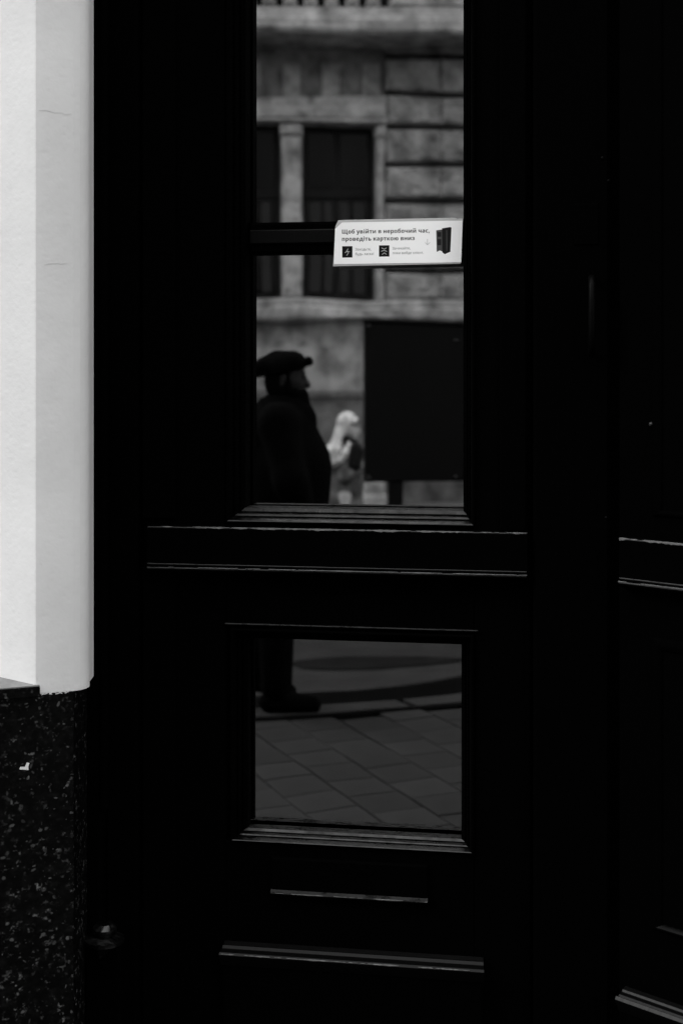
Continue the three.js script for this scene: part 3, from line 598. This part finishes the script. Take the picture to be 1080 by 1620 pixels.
{ // stooped passer-by in a flat cap, walking to the right in the glass
  const o = thing('person', 'person in flat cap and long dark coat walking past, seen in profile', 'person'); putMirrored(o, 444, 6.8, 0, 0);
  const legs = [[-0.03, 0.1, 0.02, 0], [0.0, -0.1, -0.10, 0.05]];
  const body = [B8([-0.01, 0.95, 0], 0.13, [0.01, 1.25, 0], 0.14), B8([0.0, 1.33, -0.14], 0.07, [0.0, 1.33, 0.14], 0.07), B8([0.0, 1.33, 0], 0.08, [0.025, 1.47, 0], 0.055)];
  for (const [kx, z, ax, ay] of legs) body.push(B8([-0.01, 0.9, z], 0.09, [kx + 0.03, 0.5, z], 0.06), B8([kx + 0.03, 0.5, z], 0.055, [ax, 0.1 + ay, z], 0.04), B8([ax, 0.06 + ay, z], 0.04, [ax + 0.12, 0.04 + ay * 0.4, z], 0.035));
  const arms = [[0.06, 1.08, 0.25, 0.15, 0.86, 0.22], [-0.08, 1.06, -0.25, 0.0, 0.84, -0.25]];
  for (const [ex, ey, ez, wx, wy, wz] of arms) body.push(B8([0, 1.33, Math.sign(ez) * 0.18], 0.06, [ex, ey, ez], 0.042), B8([ex, ey, ez], 0.042, [wx, wy, wz], 0.028));
  const head = [B8([0.02, 1.585, 0], 0.088, [0.03, 1.555, 0], 0.086), B8([0.06, 1.52, 0], 0.06, [0.075, 1.475, 0], 0.04), B8([0.025, 1.50, 0], 0.06, [0.02, 1.42, 0], 0.052),
    B8([0.105, 1.565, 0], 0.014, [0.126, 1.530, 0], 0.017), B8([0.10, 1.49, -0.016], 0.012, [0.10, 1.49, 0.016], 0.012), B8([0.10, 1.46, 0], 0.024, [0.085, 1.45, 0], 0.028), B8([0.1, 1.585, -0.035], 0.014, [0.1, 1.585, 0.035], 0.014),
    B8([0.015, 1.56, 0.088], 0.012, [0.01, 1.53, 0.086], 0.014), B8([0.015, 1.56, -0.088], 0.012, [0.01, 1.53, -0.086], 0.014)];
  const hd = arms.map(([ex, ey, ez, wx, wy, wz], i) => hand([wx, wy, wz], [0.25, -0.96], i ? -1 : 1));
  person(o, body, head, hd, 0.014);
  const eye = (z) => { const g = new THREE.SphereGeometry(0.011, 10, 8); g.translate(-0.105, 1.56, z); mesh('eye', uvMetres(g), M.black, o); }; eye(0.033); eye(-0.033);
  const coat = [B8([0.005, 1.30, 0], 0.165, [0.045, 1.15, 0], 0.18), B8([0.045, 1.15, 0], 0.18, [0.04, 1.05, 0], 0.185), B8([0.035, 1.10, 0], 0.185, [0.03, 0.80, 0], 0.20), B8([0.03, 0.8, 0], 0.20, [0.0, 0.55, 0], 0.19), B8([0.0, 1.36, -0.16], 0.08, [0.0, 1.36, 0.16], 0.08), B8([-0.07, 1.33, 0], 0.12, [0.0, 1.42, 0], 0.085)];
  for (const [ex, ey, ez, wx, wy, wz] of arms) coat.push(B8([0, 1.34, Math.sign(ez) * 0.17], 0.085, [ex, ey, ez], 0.068), B8([ex, ey, ez], 0.068, [wx, wy + 0.02, wz], 0.052));
  mesh('coat', skinOf(coat, 0.06, 0.014), M.black, o);
  mesh('hair', skinOf([B8([0.015, 1.58, 0], 0.090, [0.015, 1.55, 0], 0.090), B8([0.0, 1.51, -0.03], 0.062, [0.0, 1.51, 0.03], 0.062)], 0.03, 0.007, (x, y) => x - 0.055), M.black, o);
  mesh('scarf', skinOf([B8([0.0, 1.42, -0.05], 0.075, [0.0, 1.42, 0.05], 0.075), B8([0.055, 1.435, 0], 0.072, [0.08, 1.36, 0], 0.085), B8([0.075, 1.36, 0], 0.085, [0.10, 1.22, 0], 0.085)], 0.04, 0.009), M.black, o);
  const tr = []; for (const [kx, z, ax, ay] of legs) tr.push(B8([-0.01, 0.85, z], 0.105, [kx + 0.03, 0.5, z], 0.09), B8([kx + 0.03, 0.5, z], 0.088, [ax - 0.02, 0.13 + ay, z], 0.074));
  mesh('trousers', skinOf(tr, 0.03, 0.013), M.black, o);
  for (const [kx, z, ax, ay] of legs) mesh('shoe', skinOf([B8([ax - 0.05, 0.052 + ay, z], 0.05, [ax + 0.03, 0.055 + ay, z], 0.05), B8([ax + 0.03, 0.05 + ay, z], 0.05, [ax + 0.15, 0.04 + ay * 0.3, z], 0.038)], 0.02, 0.008, (x, y) => 0.002 - y), M.black, o);
  const cap = [B8([-0.01, 1.622, 0], 0.070, [0.06, 1.628, 0], 0.060), B8([-0.075, 1.600, -0.03], 0.05, [-0.075, 1.600, 0.03], 0.05), B8([-0.11, 1.590, 0], 0.035, [-0.08, 1.60, 0], 0.045), B8([0.06, 1.62, -0.04], 0.05, [0.06, 1.62, 0.04], 0.05), B8([0.0, 1.60, -0.05], 0.06, [0.0, 1.60, 0.05], 0.06)];
  mesh('beard', skinOf([B8([0.085, 1.475, 0], 0.05, [0.095, 1.42, 0], 0.05), B8([0.05, 1.50, -0.05], 0.035, [0.05, 1.50, 0.05], 0.035)], 0.03, 0.007, (x, y) => y - 1.515), M.black, o);
  const cp = mesh('flat_cap', skinOf(cap, 0.03, 0.007, (x, y) => 1.578 + 0.18 * x - y), M.black, o);
  mesh('peak', skinOf([B8([0.09, 1.618, -0.05], 0.016, [0.09, 1.618, 0.05], 0.016), B8([0.09, 1.618, -0.045], 0.014, [0.136, 1.645, -0.02], 0.016), B8([0.09, 1.618, 0.045], 0.016, [0.136, 1.645, 0.02], 0.016), B8([0.10, 1.628, -0.03], 0.016, [0.145, 1.632, 0.0], 0.012), B8([0.09, 1.62, 0], 0.016, [0.146, 1.625, 0.03], 0.010)], 0.02, 0.006), M.black, cp);
}
{ // slight person in a white hood with a dark bundle in the arms
  const D = 11.5, k = D / F, o = thing('person_001', 'person in white hood and mottled grey coat beside the street board', 'person'); putMirrored(o, 545, D, 0, -0.12);
  const X = (px) => (px - 545) * k, Y = (py) => EYE + 0.12 - (py - HOR) * k;
  const body = [B8([0.01, 0.72, 0], 0.10, [0.0, 0.98, 0], 0.10), B8([0, 1.05, -0.09], 0.05, [0, 1.05, 0.09], 0.05), B8([0.0, 1.05, 0], 0.05, [0.03, 1.2, 0], 0.045)];
  for (const z of [-0.07, 0.07]) body.push(B8([0.01, 0.7, z], 0.07, [0.02, 0.38, z], 0.05), B8([0.02, 0.38, z], 0.046, [0.0, 0.08, z], 0.034), B8([0, 0.05, z], 0.036, [0.12, 0.035, z], 0.03));
  const arms = [[0.0, 0.86, 0.17, 0.13, 0.92, 0.07], [0.0, 0.86, -0.17, 0.13, 0.92, -0.07]];
  for (const [ex, ey, ez, wx, wy, wz] of arms) body.push(B8([0, 1.05, Math.sign(ez) * 0.12], 0.045, [ex, ey, ez], 0.035), B8([ex, ey, ez], 0.035, [wx, wy, wz], 0.024));
  const hx = X(553), hy = Y(681);
  const head = [B8([hx - 0.01, hy + 0.02, 0], 0.066, [hx, hy, 0], 0.066), B8([hx + 0.02, hy - 0.03, 0], 0.045, [hx + 0.03, hy - 0.06, 0], 0.03), B8([hx, hy - 0.04, 0], 0.045, [hx - 0.02, hy - 0.13, 0], 0.042), B8([hx + 0.068, hy, 0], 0.008, [hx + 0.08, hy - 0.018, 0], 0.011), B8([hx + 0.055, hy - 0.05, -0.012], 0.008, [hx + 0.055, hy - 0.05, 0.012], 0.008), B8([hx + 0.06, hy + 0.018, -0.025], 0.01, [hx + 0.06, hy + 0.018, 0.025], 0.01)];
  person(o, body, head, arms.map(([ex, ey, ez, wx, wy, wz], i) => hand([wx, wy, wz], [0.6, 0.8], i ? 1 : -1, 0.8)), 0.012, M.fair);
  for (const z of [0.025, -0.025]) { const g = new THREE.SphereGeometry(0.008, 8, 6); g.translate(-(hx + 0.062), hy + 0.005, z); mesh('eye', uvMetres(g), M.black, o); }
  const hood = [B8([X(549), Y(666), 0], 0.072, [X(553), Y(672), 0], 0.074), B8([X(546), Y(672), 0], 0.066, [X(537), Y(702), 0], 0.064), B8([X(537), Y(702), -0.02], 0.064, [X(531), Y(716), 0], 0.06), B8([X(530), Y(712), -0.05], 0.055, [X(529), Y(712), 0.12], 0.06), B8([X(528), Y(712), 0.13], 0.06, [X(529), Y(728), 0.14], 0.052)];
  mesh('hood', skinOf(hood, 0.03, 0.007, (x, y, z) => 0.075 - Math.hypot((x - X(564)) * 1.0, (y - Y(688)) * 0.72, z * 0.72)), M.white, o);
  mesh('fringe', skinOf([B8([X(550), Y(675), 0.066], 0.008, [X(556), Y(671.5), 0.066], 0.008), B8([X(556), Y(671.5), 0.066], 0.008, [X(564), Y(676), 0.045], 0.008)], 0.015, 0.005), M.wool, o);
  mesh('scarf_end', skinOf([B8([X(552), Y(700), 0.19], 0.018, [X(546), Y(714), 0.2], 0.024), B8([X(546), Y(714), 0.2], 0.024, [X(539), Y(726), 0.2], 0.026)], 0.02, 0.006), M.white, o);
  const coat = [B8([0.0, 1.04, -0.09], 0.075, [0.0, 1.04, 0.09], 0.075), B8([0.0, 1.0, 0], 0.115, [0.02, 0.8, 0], 0.125), B8([0.02, 0.8, 0], 0.125, [0.02, 0.42, 0], 0.14)];
  for (const [ex, ey, ez, wx, wy, wz] of arms) coat.push(B8([0, 1.04, Math.sign(ez) * 0.12], 0.06, [ex, ey, ez], 0.052), B8([ex, ey, ez], 0.052, [wx - 0.01, wy, wz], 0.04));
  mesh('coat', skinOf(coat, 0.04, 0.011), M.coat, o);
  mesh('collar', skinOf([B8([X(549), Y(695), -0.03], 0.04, [X(549), Y(695), 0.09], 0.04), B8([X(556), Y(698), 0.0], 0.045, [X(562), Y(710), 0.08], 0.05)], 0.03, 0.008), M.wool, o);
  for (const z of [-0.07, 0.07]) mesh('boot', skinOf([B8([0, 0.05, z], 0.05, [0, 0.26, z], 0.055), B8([0, 0.045, z], 0.045, [0.13, 0.038, z], 0.038)], 0.02, 0.009), M.wool, o);
  const bag = thing('dark_bundle', 'dark soft bundle held in the arms of the white hooded person', 'bundle'); bag.position.copy(o.position); bag.rotation.copy(o.rotation);
  mesh('bundle', skinOf([B8([X(562), Y(708), 0.12], 0.055, [X(556), Y(732), 0.15], 0.05), B8([X(566), Y(716), 0.1], 0.045, [X(562), Y(738), 0.12], 0.04)], 0.03, 0.009), M.wool, bag);
}

renderer.render(scene, camera);
